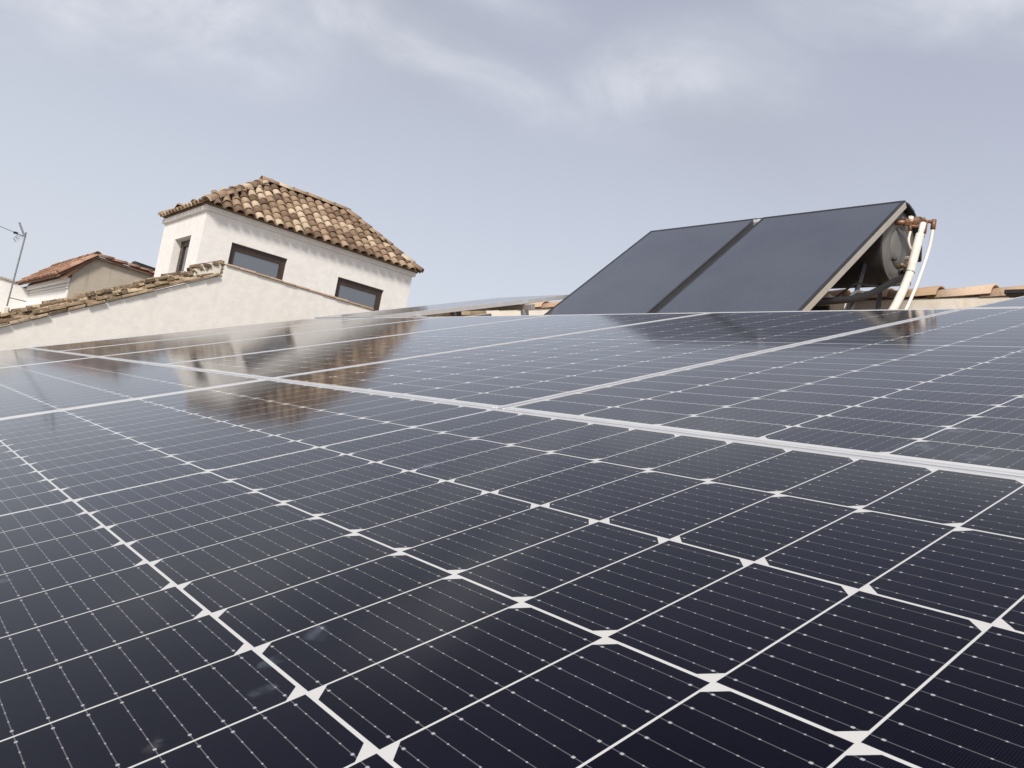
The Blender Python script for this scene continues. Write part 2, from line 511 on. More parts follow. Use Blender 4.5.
# ------------------------------------------------------------------ our house: body, tiled slope, flat terrace
house = thing("tiled_house", "house under the solar panels, its tiled slope ending in a small roof terrace", "house", (0, 0, 0))
HX0, HX1, HY0, HY1 = -2.6, 4.0, -5.0, 5.22
bm = new_bm()
zt = lambda x: x * math.tan(TH) - 0.29
prism(bm, [(HX0 + 0.3, GZ), (HX1, GZ), (HX1, zt(HX1) - 0.06), (HX0 + 0.3, zt(HX0 + 0.3) - 0.06)], 'y', HY0 + 0.1, HY1 - 0.06)
obj("wall", bm, WHITE, house)
bm = new_bm(); box(bm, (HX1 + 0.002, HY0 + 0.1, GZ), (5.75, 7.5, 1.06))
obj("terrace_base", bm, WHITE, house)
bm = new_bm(); box(bm, (HX1 - 0.05, HY0 + 0.08, 1.062), (5.38, 7.45, 1.096))
obj("terrace_floor", bm, TERR, house)
# wavy sheet of clay tiles
bm = new_bm(); lay = bm.faces.layers.float.get('tone')
per = 0.23; ny = int((HY1 - HY0) / per * 8)
X0 = HX0 / math.cos(TH); X1 = HX1 / math.cos(TH) - 0.02; nc = int((X1 - X0) / 0.36)
rows = []
for c in range(nc + 1):
    for e in (0, 1):
        X = X0 + (c + e) * 0.36 if e == 0 else min(X0 + (c + 1) * 0.36 - 0.004, X1)
        hh = 0.022 if e == 0 else 0.0
        if X > X1: X = X1
        rr = []
        for j in range(ny + 1):
            y = HY0 + (HY1 - HY0) * j / ny
            s = math.cos(2 * math.pi * y / per)
            rr.append(bm.verts.new(on_plane(X, y, -0.255 + 0.042 * (s if s > 0 else s * 0.75) + hh)))
        rows.append(rr)
for a, b_ in zip(rows, rows[1:]):
    for j in range(ny):
        f = bm.faces.new((a[j], a[j + 1], b_[j + 1], b_[j])); f.smooth = True
        random.seed(hash((int(j / 8), rows.index(a) // 2))); f[lay] = random.uniform(0.1, 0.95)
random.seed(11)
obj("roof_tiles", bm, CLAY_RIDGE, house)
bm = new_bm()
vb = Matrix.Translation((0, 0, 0)) @ PITCH
box(bm, (-2.3, 5.225, -0.5), (4.1, 5.42, -0.135), 0.01, vb)  # verge added to close off the sky under the raised panel
obj("gap_blocking_verge", bm, MORTAR, house)
bm = new_bm()
tile_run(bm, on_plane(4.05, 5.32, -0.14), on_plane(-2.3, 5.32, -0.14), Vector((0, 0, 1)), 0.095, 0.42, 0.35)
obj("verge_tiles", bm, CLAY_EDGE, house)  # darker clay stands in for the shade under the raised panel

# ------------------------------------------------------------------ photovoltaic panels
PW, PL = 1.030, 2.066
ROWP = 1.0347
G2 = 0.004


def panel_meshes():
    W, L = PW / 2 - G2, PL / 2 - G2
    lip, dep = 0.0085, 0.038
    bm = new_bm()
    for s in (-1, 1):
        x0, x1 = sorted((s * W, s * (W - lip)))
        box(bm, (x0, -L, -dep), (x1, L, 0), 0.0014)
        y0, y1 = sorted((s * L, s * (L - lip)))
        box(bm, (-W + lip, y0, -dep), (W - lip, y1, -0.0001), 0.0014)
    # lower flange that the clamps grip
    for s in (-1, 1):
        x0, x1 = sorted((s * (W - lip - 0.0002), s * (W - 0.03)))
        box(bm, (x0, -L + lip, -dep), (x1, L - lip, -dep + 0.002))
    fr = bm
    bm = new_bm()
    box(bm, (-W + lip, -L + lip, -0.0062), (W - lip, L - lip, -0.0016))
    return fr, bm


fbm, gbm = panel_meshes()
first = thing("photovoltaic_module", "x", "solar panel")
obj("frame", fbm, ALU, first); obj("cell_face", gbm, PV, first)


def dup(root):
    r = root.copy(); COL.objects.link(r)
    for ch in list(root.children):
        c = ch.copy(); COL.objects.link(c); c.parent = r
        for g in ch.children:
            d = g.copy(); COL.objects.link(d); d.parent = c
    return r


used = [False]


def place_panel(X, y, turned, label, lift=0.0, tilt=0.0):
    r = dup(first) if used[0] else first
    used[0] = True
    M4 = Matrix.Translation(on_plane(X, y, lift)) @ PITCH @ Matrix.Rotation(-tilt, 4, 'Y')
    if turned: M4 = M4 @ Matrix.Rotation(R(-90), 4, 'Z')
    r.matrix_world = M4
    r['label'] = label; r['category'] = "solar panel"; r['group'] = "solar panels laid on the tiled roof"


place_panel(-0.5143, 0, False, "nearest solar panel, filling the lower half of the photo with large dark cells")
place_panel(-0.5143, PL, False, "solar panel directly beyond the nearest one, at left, reflecting pale sky")
place_panel(-0.5143, 2 * PL, False, "farthest panel of the lower row at the left edge, mirroring the cream wall")
XR = PL / 2
for n_, lab in ((-1, "rightmost upper-row solar panel, running out of the right edge below the tiled coping"),
                (0, "upper-row solar panel straight below the right collector, mirroring its dark underside"),
                (1, "upper-row solar panel below the gap between the two collectors, second left of the rightmost one"),
                (2, "upper-row solar panel with the orange mirror image of the tower's tiled roof across it"),
                (3, "narrow-looking upper-row solar panel mirroring the tower's white wall and dark window"),
                (4, "farthest upper-row solar panel, lying along the cream boundary wall")):
    place_panel(XR, (n_ + 0.5) * ROWP, True, lab)
place_panel(PL * 1.5 + 0.02, -0.5 * ROWP, True, "solar panel at the right edge beyond the upper row, below the orange ridge tiles")
place_panel(PL * 1.5 + 0.05, 4.5 * ROWP - 0.02, True, "raised solar panel seen edge-on left of the water heater, dark gap below it", lift=0.012, tilt=R(0.25))

# rails under the raised panel, seen through the gap
for i, X in enumerate((2.50, 3.62)):
    t = thing("mounting_rail", ("aluminium rail with feet under the lower end of the raised edge-on panel",
                                "aluminium rail with feet under the upper end of the raised edge-on panel")[i], "rail",
              mw=Matrix.Translation(on_plane(X, 4.65, 0)) @ PITCH, group="rails under the raised panel")
    bm = new_bm(); box(bm, (-0.02, -0.62, -0.075), (0.02, 0.62, -0.030), 0.002); obj("rail", bm, RAIL, t)
    for s in (-0.5, 0.5):
        bm = new_bm()
        box(bm, (-0.03, s - 0.02, -0.14), (0.03, s + 0.02, -0.0755), 0.002)
        box(bm, (-0.06, s - 0.025, -0.15), (0.06, s + 0.025, -0.141))
        obj("foot", bm, RAIL, t)

# ------------------------------------------------------------------ coping wall at the end of the terrace
t = thing("parapet_wall", "low cream parapet behind the water heater, capped with orange half-round tiles", "parapet wall", (5.48, 0, 1.06))
bm = new_bm()
box(bm, (-0.09, -4.9, 0.04), (0.10, 7.4, 0.585), 0.012)
obj("wall", bm, MORTAR, t)
bm = new_bm()
random.seed(5)
tile_run(bm, (0.0, 7.4, 0.575), (0.0, -4.9, 0.575), Vector((0, 0, 1)), 0.118, 0.46, 0.385)
obj("coping_tiles", bm, CLAY_RIDGE, t)

# dark box added at the right edge for the dark end of a panel beyond
bm = new_bm()
box(bm, (-0.05, -0.9, -0.014), (0.05, 0.0, 0.014), 0.004)
for y_ in (-0.75, -0.25):
    box(bm, (-0.012, y_ - 0.012, -0.276), (0.012, y_ + 0.012, -0.0145))
    box(bm, (-0.05, y_ - 0.05, -0.278), (0.05, y_ + 0.05, -0.2765))
o = obj("dark_end_box", bm, BLACK, None); o.location = (4.35, 0.70, 1.374)
tag(o, "added black box for the dark end of a panel beyond, at the right edge, in front of the parapet below the ridge tiles", "dark box")

# ------------------------------------------------------------------ solar water heater
CT = R(43.8)
cu = Vector((math.cos(CT), 0, math.sin(CT)))     # up the collector
cn = Vector((-math.sin(CT), 0, math.cos(CT)))    # out of its glass
CTOP = Vector((4.785, 0, 2.235)); CLEN = 1.86
CROT = Matrix(((cu.x, 0, cn.x), (0, 1, 0), (cu.z, 0, cn.z))).to_4x4()


def collector(y0, y1, label, side):
    mw = Matrix.Translation(CTOP - cu * CLEN + Vector((0, (y0 + y1) / 2, 0))) @ CROT
    t = thing("solar_collector", label, "solar collector", mw=mw, group="flat collectors of the water heater")
    hw = (y1 - y0) / 2; e = 0.022
    bm = new_bm()
    box(bm, (0, -hw, -0.062), (CLEN, hw, -0.014), 0.003)
    obj("casing", bm, side, t)
    bm = new_bm()
    for (a, b_, c, d) in ((0, -hw, CLEN, -hw + e), (0, hw - e, CLEN, hw), (0, -hw + e, e, hw - e), (CLEN - e, -hw + e, CLEN, hw - e)):
        box(bm, (a, b_, -0.0138), (c, d, 0.0), 0.002)
    obj("rim", bm, DARKM, t)
    bm = new_bm(); box(bm, (e, -hw + e, -0.0136), (CLEN - e, hw - e, -0.004))
    obj("glass", bm, ABS, t)
    return t


collector(2.870, 4.062, "left flat solar collector of the water heater, plain dark glass", SIDEG)
collector(1.610, 2.808, "right flat solar collector, its pale side edge and the tank end showing", CASE)
# silver coupling between the two at the top
bm = new_bm()
pp = CTOP - cu * 0.045 + cn * -0.03
tube(bm, [pp + Vector((0, 2.75, 0)), pp + Vector((0, 2.94, 0))], 0.022, 12, False)
for y in (2.828, 2.868):
    tube(bm, [pp + Vector((0, y - 0.016, 0)), pp + Vector((0, y + 0.016, 0))], 0.034, 6, False)
tag(obj("pipe_coupling", bm, ALU), "small silver pipe coupling joining the tops of the two collectors", "pipe coupling")

# tank
TC = Vector((4.91, 0, 1.905)); TR = 0.285
tank = thing("water_tank", "long dark water tank behind the collectors with a round grey end", "water tank", (TC.x, 2.83, TC.z))
bm = new_bm()
seg = 48
prof = [(-1.165, TR - 0.012), (-1.17, TR - 0.004), (-1.155, TR), (1.155, TR), (1.17, TR - 0.006)]
def lathe(bm, prof, seg, cap0=True, cap1=True, c=Vector((0, 0, 0))):
    rings = []
    for y, r in prof:
        rings.append([bm.verts.new(c + Vector((r * math.cos(2 * math.pi * k / seg), y, r * math.sin(2 * math.pi * k / seg)))) for k in range(seg)])
    for a, b_ in zip(rings, rings[1:]):
        for k in range(seg):
            f = bm.faces.new((a[k], a[(k + 1) % seg], b_[(k + 1) % seg], b_[k])); f.smooth = True
    if cap0: bm.faces.new(rings[0])
    if cap1: bm.faces.new(rings[-1][::-1])
lathe(bm, prof, seg, False, True)
obj("shell", bm, DARKM, tank)
bm = new_bm()      # curved weather cover from the collectors' top edge over the tank
pts = [(4.788, 2.232), (4.87, 2.236), (4.96, 2.215), (5.05, 2.165), (5.125, 2.09), (5.18, 1.99), (5.202, 1.89)]
inn = [(x_ - 0.012 * (0.2 + i_ / 6), z_ - 0.014) for i_, (x_, z_) in enumerate(pts)]
prism(bm, [(x_ - TC.x, z_ - TC.z) for x_, z_ in pts + inn[::-1]], 'x', 0, 1)
for v_ in bm.verts: v_.co = Vector((v_.co.y, -1.215 + 2.43 * v_.co.x, v_.co.z))
obj("weather_cover", bm, DARKM, tank)
bm = new_bm()
r0 = TR - 0.013
lathe(bm, [(-1.163, r0), (-1.163, r0 * 0.93), (-1.172, r0 * 0.90), (-1.176, r0 * 0.62), (-1.169, r0 * 0.60), (-1.166, r0 * 0.565), (-1.173, r0 * 0.55), (-1.182, r0 * 0.3), (-1.184, 0.004)], seg, False, True)
obj("end_cap", bm, CAPM, tank)
bm = new_bm()
tube(bm, [(-0.10, -1.17, 0.175), (-0.08, -1.20, 0.19), (-0.03, -1.20, 0.20), (0.0, -1.18, 0.20)], 0.013, 8)
obj("handle", bm, BLACK, tank)
bm = new_bm()
lathe(bm, [(-1.20, 0.012), (-1.165, 0.016)], 10, True, True, Vector((-0.09, 0, -0.11)))
obj("sensor_plug", bm, DARKM, tank)

# stand
st = thing("heater_stand", "dark metal stand of crossed struts carrying tank and collectors over the roof", "stand", (4.6, 2.8, 1.097))
def bar(a, b_, w=0.02):
    bm = new_bm(); tube(bm, [Vector(a), Vector(b_)], w, 4, False); return bm
for y in (-1.0, 0.95):
    obj("leg", bar((0.42, y, 0.0), (0.38, y, 0.62)), DARKM, st)
    obj("leg", bar((-0.08, y, 0.0), (0.12, y, 0.72)), DARKM, st)
    obj("brace", bar((-0.55, y, 0.08), (0.42, y, 0.16)), DARKM, st)
obj("cross_rail", bar((0.40, -1.05, 0.2), (0.40, 1.05, 0.2), 0.018), DARKM, st)
obj("cross_rail", bar((-0.40, -1.05, 0.17), (-0.40, 1.05, 0.17), 0.018), DARKM, st)
# concrete blocks under the feet
for i, (x, y, lab) in enumerate(((4.50, 1.80, "rough beige block under the near foot of the heater stand"), (5.02, 1.80, "rough beige block under the rear foot of the heater stand, beside the pipe"))):
    bm = new_bm(); box(bm, (-0.12, -0.09, 0), (0.12, 0.09, 0.27 + 0.06 * (1 - i)), 0.012)
    o = obj("concrete_block", bm, BRICKM); o.location = (x, y + 0.16, 1.096)
    tag(o, lab, "concrete block", "blocks under the heater stand")

# pipes at the tank end (plane y about 1.5)
Y = 1.51
t = thing("insulated_pipe", "thick cream wrapped pipe rising past the tank end to the copper valve", "pipe", (4.6, Y, 1.25))
o0 = Vector((4.6, Y, 1.25))
bm = new_bm()
tube(bm, [Vector(p) - o0 for p in ((4.42, Y, 1.10), (4.66, Y, 1.40), (4.80, Y, 1.66), (4.83, Y, 1.78), (4.875, Y, 1.97), (4.88, Y, 1.985))], 0.030, 14)
obj("wrap", bm, FOIL, t, True)
bm = new_bm()
tube(bm, [Vector(p) - o0 for p in ((4.878, Y, 1.97), (4.905, Y, 2.085))], 0.021, 12, False)
obj("bare_end", bm, HOSE, t, True)
for q in ((4.808, Y, 1.68), (4.775, Y, 1.59)):
    bm = new_bm(); d = Vector((0.36, 0, 0.93)) * 0.004
    tube(bm, [Vector(q) - o0 - d, Vector(q) - o0 + d], 0.0322, 14, False)
    obj("tie", bm, STEEL, t)
YH = 1.47
bm = new_bm()
tube(bm, [(4.985, YH, 2.055), (4.98, YH, 1.97), (4.955, YH, 1.86), (4.87, YH, 1.64), (4.76, YH, 1.42), (4.60, YH + 0.01, 1.14)], 0.0115, 10)
tag(obj("drain_hose", bm, HOSE, None, True), "thin white hose curving down from the valve elbow beside the cream pipe", "hose")
bm = new_bm()
tube(bm, [(4.83, 1.56, 2.00), (4.81, 1.555, 1.93), (4.83, 1.545, 1.88), (4.87, 1.535, 1.855), (4.89, 1.53, 1.855)], 0.009, 8)
tag(obj("short_hose", bm, FOIL, None, True), "short thin cream hose looping from valve down to the wrapped pipe", "hose")
bm = new_bm()
tube(bm, [(5.00, 1.64, 1.745), (4.93, 1.60, 1.69), (4.75, 1.62, 1.585), (4.43, 1.64, 1.405), (4.10, 1.70, 1.29), (3.80, 1.85, 1.20)], 0.025, 12)
tag(obj("return_pipe", bm, BLACK, None, True), "black foam covered pipe running from tank bottom down under the collector", "pipe")
# copper valve group: runs from the tank end out towards the viewer's right
V0 = Vector((4.80, 1.59, 2.065)); V1 = Vector((4.985, 1.47, 2.115))
t = thing("copper_valve", "tarnished copper valve and elbows at the top of the cream pipe", "valve", tuple(V0))
vd = V1 - V0
def cyl(a, b_, r, s=12):
    bm = new_bm(); tube(bm, [Vector(a), Vector(b_)], r, s, False); return bm
def vp(f_, dz_=0.0): return vd * f_ + Vector((0, 0, dz_))
obj("body", cyl(vp(-0.05), vp(0.62, 0.012), 0.019), COPPER, t, True)
obj("nut", cyl(vp(-0.06), vp(0.10), 0.029, 6), COPPER, t)
obj("nut", cyl(vp(0.22, 0.006), vp(0.36, 0.006), 0.027, 6), COPPER, t)
obj("nut", cyl(vp(0.52, 0.012), vp(0.64, 0.012), 0.026, 6), COPPER, t)
obj("bypass", cyl(vp(0.15, -0.028), vp(0.6, -0.03), 0.012), COPPER, t, True)
obj("inlet", cyl((-0.02, 0.10, 0.0), (-0.005, -0.01, 0.0), 0.018), COPPER, t, True)
obj("cap", cyl(vp(0.16, 0.018), vp(0.16, 0.045), 0.019, 6), HOSE, t)
obj("handle", cyl(vp(0.05, 0.032), vp(0.5, 0.040), 0.006), BRASS, t)
obj("spout", cyl(vp(0.18, -0.01), vp(0.18, -0.065), 0.013), COPPER, t, True)
obj("drop", cyl(vp(0.70, 0.0), vp(0.70, -0.085), 0.017), COPPER, t, True)
obj("plug", cyl(vp(0.70, -0.085), vp(0.70, -0.115), 0.011, 6), BRASS, t)
obj("arm", cyl(vp(0.60, 0.01), vp(1.0, 0.0), 0.0125), COPPER, t, True)
obj("elbow", cyl(vp(1.0, 0.018), vp(1.0, -0.055), 0.018), COPPER, t, True)
t = thing("brass_tee", "small dull brass tee fitting low on the tank end", "pipe fitting", (4.91, 1.585, 1.765))
obj("body", cyl((0.0, 0, -0.05), (0.0, 0, 0.045), 0.02), BRASS, t, True)
obj("branch", cyl((-0.10, 0, -0.02), (0.03, 0, -0.005), 0.012), BRASS, t, True)
obj("stub", cyl((0, 0.10, 0.0), (0, -0.02, 0.0), 0.016), BRASS, t, True)
obj("cap", cyl((0.0, 0, 0.045), (0.0, 0, 0.068), 0.024, 8), HOSE, t)
# loose cables under the tank
bm = new_bm()
tube(bm, [(5.01, 1.75, 1.71), (4.92, 1.75, 1.63), (4.69, 1.75, 1.56), (4.52, 1.75, 1.53), (4.38, 1.78, 1.42), (4.30, 1.8, 1.34)], 0.008, 6)
tag(obj("loose_cable", bm, BLACK, None, True), "loose black cable sagging under the tank", "cable")
bm = new_bm()
tube(bm, [(4.33, 1.72, 1.12), (4.37, 1.73, 1.34), (4.50, 1.74, 1.46), (4.62, 1.75, 1.49)], 0.011, 8)
tag(obj("grey_conduit", bm, STEEL, None, True), "bent grey conduit rising from the roof under the tank", "cable conduit")

# ------------------------------------------------------------------ neighbour's boundary wall (sloping then level top)
GY = 13.04
t = thing("boundary_wall", "long cream plastered wall, its tiled top rising from the left then level under the tower", "wall", (0, GY, 0))
bm = new_bm()
sl = (1.95 - 0.30) / (3.72 - 0.70)
def zs(x): return 0.30 + (x - 0.70) * sl
poly = [(-4.5, GZ), (6.92, GZ), (6.92, 2.06), (6.84, 2.085), (3.80, 2.155), (3.76, 2.15), (3.76, zs(3.72)), (-4.5, zs(-4.5))]
prism(bm, poly, 'y', 0.0, 0.36)
obj("wall", bm, WHITE, t)
# rough raised end where slope meets level part
bm = new_bm()
random.seed(3)
prism(bm, [(3.30, zs(3.30) + 0.10), (3.74, zs(3.72) + 0.02), (3.74, 2.17), (3.60, 2.16), (3.45, 2.08), (3.34, 2.01)], 'y', 0.01, 0.33)
obj("raised_end", bm, MORTAR, t)
bm = new_bm()
x = 3.30
while x < 3.74:
    l = random.uniform(0.10, 0.16)
    zb = 1.98 + (x - 3.3) * 0.45
    box(bm, (x, -0.02, zb), (min(x + l, 3.77), 0.35, zb + 0.045 + random.uniform(0, 0.02)), 0.008, tone=random.random())
    x += l + 0.012
for k in range(4):
    box(bm, (3.742, -0.012, 1.93 + k * 0.065), (3.775, 0.34, 1.975 + k * 0.065), 0.006, tone=random.random())
obj("brick_edge", bm, CLAY_EDGE, t)
# lower course: flat bricks under the verge, stepping out of the wall
bm = new_bm()
x = -3.0; ang = math.atan(sl); dv = Vector((math.cos(ang), 0, math.sin(ang)))
rot = Matrix.Rotation(-ang, 4, 'Y')
p = Vector((-2.6, 0, zs(-2.6)))
end = Vector((3.74, 0, zs(3.74)))
Ltot = (end - p).length
s = 0.0
while s < Ltot - 0.1:
    l = random.uniform(0.22, 0.30)
    mtx = Matrix.Translation(p + dv * s) @ rot
    out = 0.055 + random.uniform(-0.02, 0.02)
    box(bm, (0, -out, 0.002 + random.uniform(-0.008, 0.006)), (min(l, Ltot - s), 0.40, 0.042 + random.uniform(-0.006, 0.008)), 0.008, mtx, tone=random.random())
    s += l + random.uniform(0.004, 0.02)
obj("brick_course", bm, CLAY_EDGE, t)
# upper: rubble bedding and two rows of old tiles along the slope
bm = new_bm()
s = 0.0
while s < Ltot - 0.5:
    l = random.uniform(0.3, 0.6)
    mtx = Matrix.Translation(p + dv * s) @ rot
    box(bm, (0, 0.03 + random.uniform(0, 0.03), 0.035), (l, 0.37, 0.125 + random.uniform(-0.02, 0.02)), 0.02, mtx)
    s += l - 0.01
obj("mortar_bed", bm, RUBBLE, t)
bm = new_bm()
nrm = Vector((-math.sin(ang), 0, math.cos(ang)))
for yy, up_, r in ((0.055, 0.040, 0.082), (0.30, 0.115, 0.095)):
    tile_run(bm, end - dv * 0.1 + nrm * up_ + Vector((0, yy, 0)), p + nrm * up_ + Vector((0, yy, 0)), nrm, r, 0.30, 0.235, 0.022)
obj("verge_tiles", bm, CLAY_EDGE, t)
bm = new_bm()
s = 0.0
while s < Ltot - 0.2:
    l = random.uniform(0.05, 0.16); hgt = random.uniform(0.03, 0.075)
    yy = random.uniform(-0.02, 0.22)
    mtx = Matrix.Translation(p + dv * s + nrm * random.uniform(0.08, 0.15)) @ rot @ Matrix.Rotation(random.uniform(-0.4, 0.4), 4, 'Z') @ Matrix.Rotation(random.uniform(-0.15, 0.15), 4, 'X')
    box(bm, (0, yy, 0), (l, yy + random.uniform(0.06, 0.12), hgt * 0.8), 0.006, mtx, tone=random.random())
    s += random.uniform(0.012, 0.03)
obj("loose_rubble", bm, CLAY_EDGE, t)
# level part: thin clay slabs
bm = new_bm()
x = 3.80
while x < 6.86:
    l = random.uniform(0.24, 0.30)
    z0 = 2.155 - (x - 3.80) * (0.07 / 3.04)
    box(bm, (x, -0.035 + random.uniform(-0.012, 0.012), z0 + 0.001), (min(x + l, 6.90), 0.40, z0 + 0.034 + random.uniform(-0.004, 0.004)), 0.007, tone=random.uniform(0.3, 1))
    x += l + random.uniform(0.003, 0.012)
obj("coping_slabs", bm, CLAY_RIDGE, t)

# ------------------------------------------------------------------ tower with hipped tile roof
TX0, TX1, TY0, TY1, TZ = 3.98, 9.0, 15.34, 18.22, 3.53
tower = thing("roof_tower", "square white tower with dark framed windows and a hipped old tile roof", "tower", (0, 0, 0))
bm = new_bm()
Xv, Yv, Zv = Vector((1, 0, 0)), Vector((0, 1, 0)), Vector((0, 0, 1))
H = TZ - GZ
fw = [(4.60, 2.10, 5.84, 3.02), (7.09, 2.08, 8.31, 2.97)]
lw = (16.05, 2.16, 17.16, 3.045)
wall_panel(bm, Vector((TX0, TY0, GZ)), Xv, Zv, -Yv, TX1 - TX0, H, [(a - TX0, b_ - GZ, c - TX0, d - GZ) for a, b_, c, d in fw], 0.28)
bm2 = new_bm()
wall_panel(bm2, Vector((TX0, TY0 + 0.281, GZ)), Yv, Zv, -Xv, TY1 - TY0 - 0.281, H, [(lw[0] - TY0 - 0.281, lw[1] - GZ, lw[2] - TY0 - 0.281, lw[3] - GZ)], 0.34)
me_ = bpy.data.meshes.new("tmp"); bm2.to_mesh(me_); bm2.free(); bm.from_mesh(me_); bpy.data.meshes.remove(me_)
box(bm, (TX1 - 0.28, TY0 + 0.281, GZ), (TX1, TY1 - 0.281, TZ))
box(bm, (TX0 + 0.341, TY1 - 0.28, GZ), (TX1, TY1, TZ))
obj("wall", bm, WHITE2, tower)
bm = new_bm(); box(bm, (TX0 + 0.345, TY0 + 0.285, 1.0), (TX1 - 0.285, TY1 - 0.285, 1.1)); obj("inner_floor", bm, BRICKM, tower)
# cornice steps
bm = new_bm()
for k, (z0, z1, o_) in enumerate(((TZ - 0.03, TZ + 0.08, 0.06),)):
    box(bm, (TX0 - o_, TY0 - o_, z0), (TX1 + o_, TY1 + o_, z1), 0.01)
obj("cornice", bm, WHITE2, tower)
# windows
def window(O, U, N, W, Hh, depth, fr=0.09, top=0.16):
    bm = new_bm()
    V = Zv
    def bx(u0, v0, u1, v1, d0, d1):
        cs = [O + U * u + V * v - N * d for d in (d0, d1) for v in (v0, v1) for u in (u0, u1)]
        vv = [bm.verts.new(c) for c in cs]
        for f in [(0, 2, 3, 1), (4, 5, 7, 6), (0, 1, 5, 4), (2, 6, 7, 3), (0, 4, 6, 2), (1, 3, 7, 5)]: bm.faces.new([vv[i] for i in f])
    g = 0.003
    bx(g, g, fr, Hh - g, depth, depth + 0.07)
    bx(W - fr, g, W - g, Hh - g, depth, depth + 0.07)
    bx(fr + 0.001, Hh - top, W - fr - 0.001, Hh - g, depth + 0.003, depth + 0.07)
    bx(fr + 0.001, g, W - fr - 0.001, fr, depth + 0.003, depth + 0.07)
    f = obj("window", bm, BROWN, tower)
    bm = new_bm()
    def bx2(u0, v0, u1, v1, d0, d1):
        cs = [O + U * u + V * v - N * d for d in (d0, d1) for v in (v0, v1) for u in (u0, u1)]
        vv = [bm.verts.new(c) for c in cs]
        for q in [(0, 2, 3, 1), (4, 5, 7, 6), (0, 1, 5, 4), (2, 6, 7, 3), (0, 4, 6, 2), (1, 3, 7, 5)]: bm.faces.new([vv[i] for i in q])
    bx2(fr - 0.01, fr - 0.01, W - fr + 0.01, Hh - top + 0.01, depth + 0.03, depth + 0.04)
    obj("pane", bm, GLASS, f)
for a, b_, c, d in fw:
    window(Vector((a, TY0, b_)), Xv, -Yv, c - a, d - b_, 0.06, 0.12, 0.15)
window(Vector((TX0, lw[0], lw[1])), Yv, -Xv, lw[2] - lw[0], lw[3] - lw[1], 0.15, 0.20, 0.14)
# roof
EZ = TZ + 0.085
ex0, ex1, ey0, ey1 = TX0 - 0.09, TX1 + 0.06, TY0 - 0.17, TY1 - 0.06
ym = (ey0 + ey1) / 2
RA = Vector((5.52, ym, 4.80)); RB = Vector((7.58, ym, 4.80))
c00, c10, c11, c01 = (Vector(p_) for p_ in ((ex0, ey0, EZ), (ex1, ey0, EZ), (ex1, ey1, EZ), (ex0, ey1, EZ)))
bm = new_bm()
vv = [bm.verts.new(p_) for p_ in (c00, c10, c11, c01, RA, RB)]
for f in ((0, 1, 5, 4), (1, 2, 5), (2, 3, 4, 5), (3, 0, 4), (0, 3, 2, 1)): bm.faces.new([vv[i] for i in f])
lay = bm.faces.layers.float.get('tone')
for f in bm.faces: f[lay] = 0.2
roof = obj("roof", bm, CLAY_OLD, tower)
bm = new_bm()
random.seed(21)
def clipf(poly, nrm):
    def inside(pt):
        for i in range(len(poly)):
            a, b_ = poly[i], poly[(i + 1) % len(poly)]
            if (b_ - a).cross(pt - a).dot(nrm) < -0.09 * (b_ - a).length: return False
        return True
    return inside
for poly in ([c00, c10, RB, RA], [c10, c11, RB], [c11, c01, RA, RB], [c01, c00, RA]):
    nrm = (poly[1] - poly[0]).cross(poly[-1] - poly[0]).normalized()
    E_ = (poly[1] - poly[0]).normalized(); up = nrm.cross(E_).normalized()
    tile_face(bm, poly[0], poly[1], up, clipf(poly, nrm))
obj("roof_tiles", bm, CLAY_OLD, roof)
bm = new_bm()
for a, b_ in ((RA, c00), (RB, c10), (RB, c11), (RA, c01)):
    d = (b_ - a).normalized()
    tile_run(bm, a + Vector((0, 0, 0.045)), b_ + d * 0.02 + Vector((0, 0, 0.045)), Vector((0, 0, 1)), 0.115, 0.44, 0.35, lift=0.012)
tile_run(bm, RB + Vector((0.1, 0, 0.05)), RA + Vector((-0.08, 0, 0.05)), Vector((0, 0, 1)), 0.115, 0.44, 0.36, lift=0.008)
obj("ridge_tiles", bm, CLAY_OLD, roof)

# ------------------------------------------------------------------ house with red roof at the left, behind the wall
hx, hy = 3.02, 23.46
t = thing("red_roof_house", "house with a bare grey gable and red tile roof, left of the white tower", "house", (0, 0, 0))
bm = new_bm()
prism(bm, [(hx + 0.22, GZ), (5.9, GZ), (5.9, 2.85), (3.72, 2.96), (hx + 0.22, 2.40)], 'y', hy, hy + 7.6)
obj("wall", bm, GREYR, t)
bm = new_bm()
box(bm, (hx + 0.185, hy + 0.03, GZ), (hx + 0.216, hy + 7.7, 2.28))
obj("side_wall", bm, WHITE3, t)
bm = new_bm()
for z0, z1, o_ in ((1.97, 2.01, 0.03), (2.04, 2.08, 0.055), (2.13, 2.26, 0.12)):
    box(bm, (hx + 0.184 - o_, hy - 0.02, z0), (hx + 0.1845, hy + 7.75, z1), 0.01)
obj("cornice", bm, WHITE3, t)
bm = new_bm()
A0 = Vector((hx - 0.12, hy - 0.12, 2.27)); A1 = Vector((hx - 0.12, hy + 7.6, 2.30))
B0 = Vector((3.72, hy - 0.12, 3.02)); B1 = Vector((3.72, hy + 6.6, 3.06))
C0 = Vector((6.0, hy - 0.12, 2.90)); C1 = Vector((6.0, hy + 7.6, 2.9))
vv = [bm.verts.new(q) for q in (A0, B0, B1, A1, C0, C1)]
bm.faces.new([vv[0], vv[1], vv[2], vv[3]]); bm.faces.new([vv[1], vv[4], vv[5], vv[2]])
lo_ = [bm.verts.new(q - Vector((0, 0, 0.06))) for q in (A0, B0, B1, A1, C0, C1)]
for i, j in ((0, 1), (1, 4), (3, 0), (2, 3), (5, 2), (4, 5)):
    bm.faces.new([vv[i], vv[j], lo_[j], lo_[i]])
roof2 = obj("roof", bm, CLAY_RED, t)
bm = new_bm()
up = (B0 - A0).normalized()
random.seed(4)
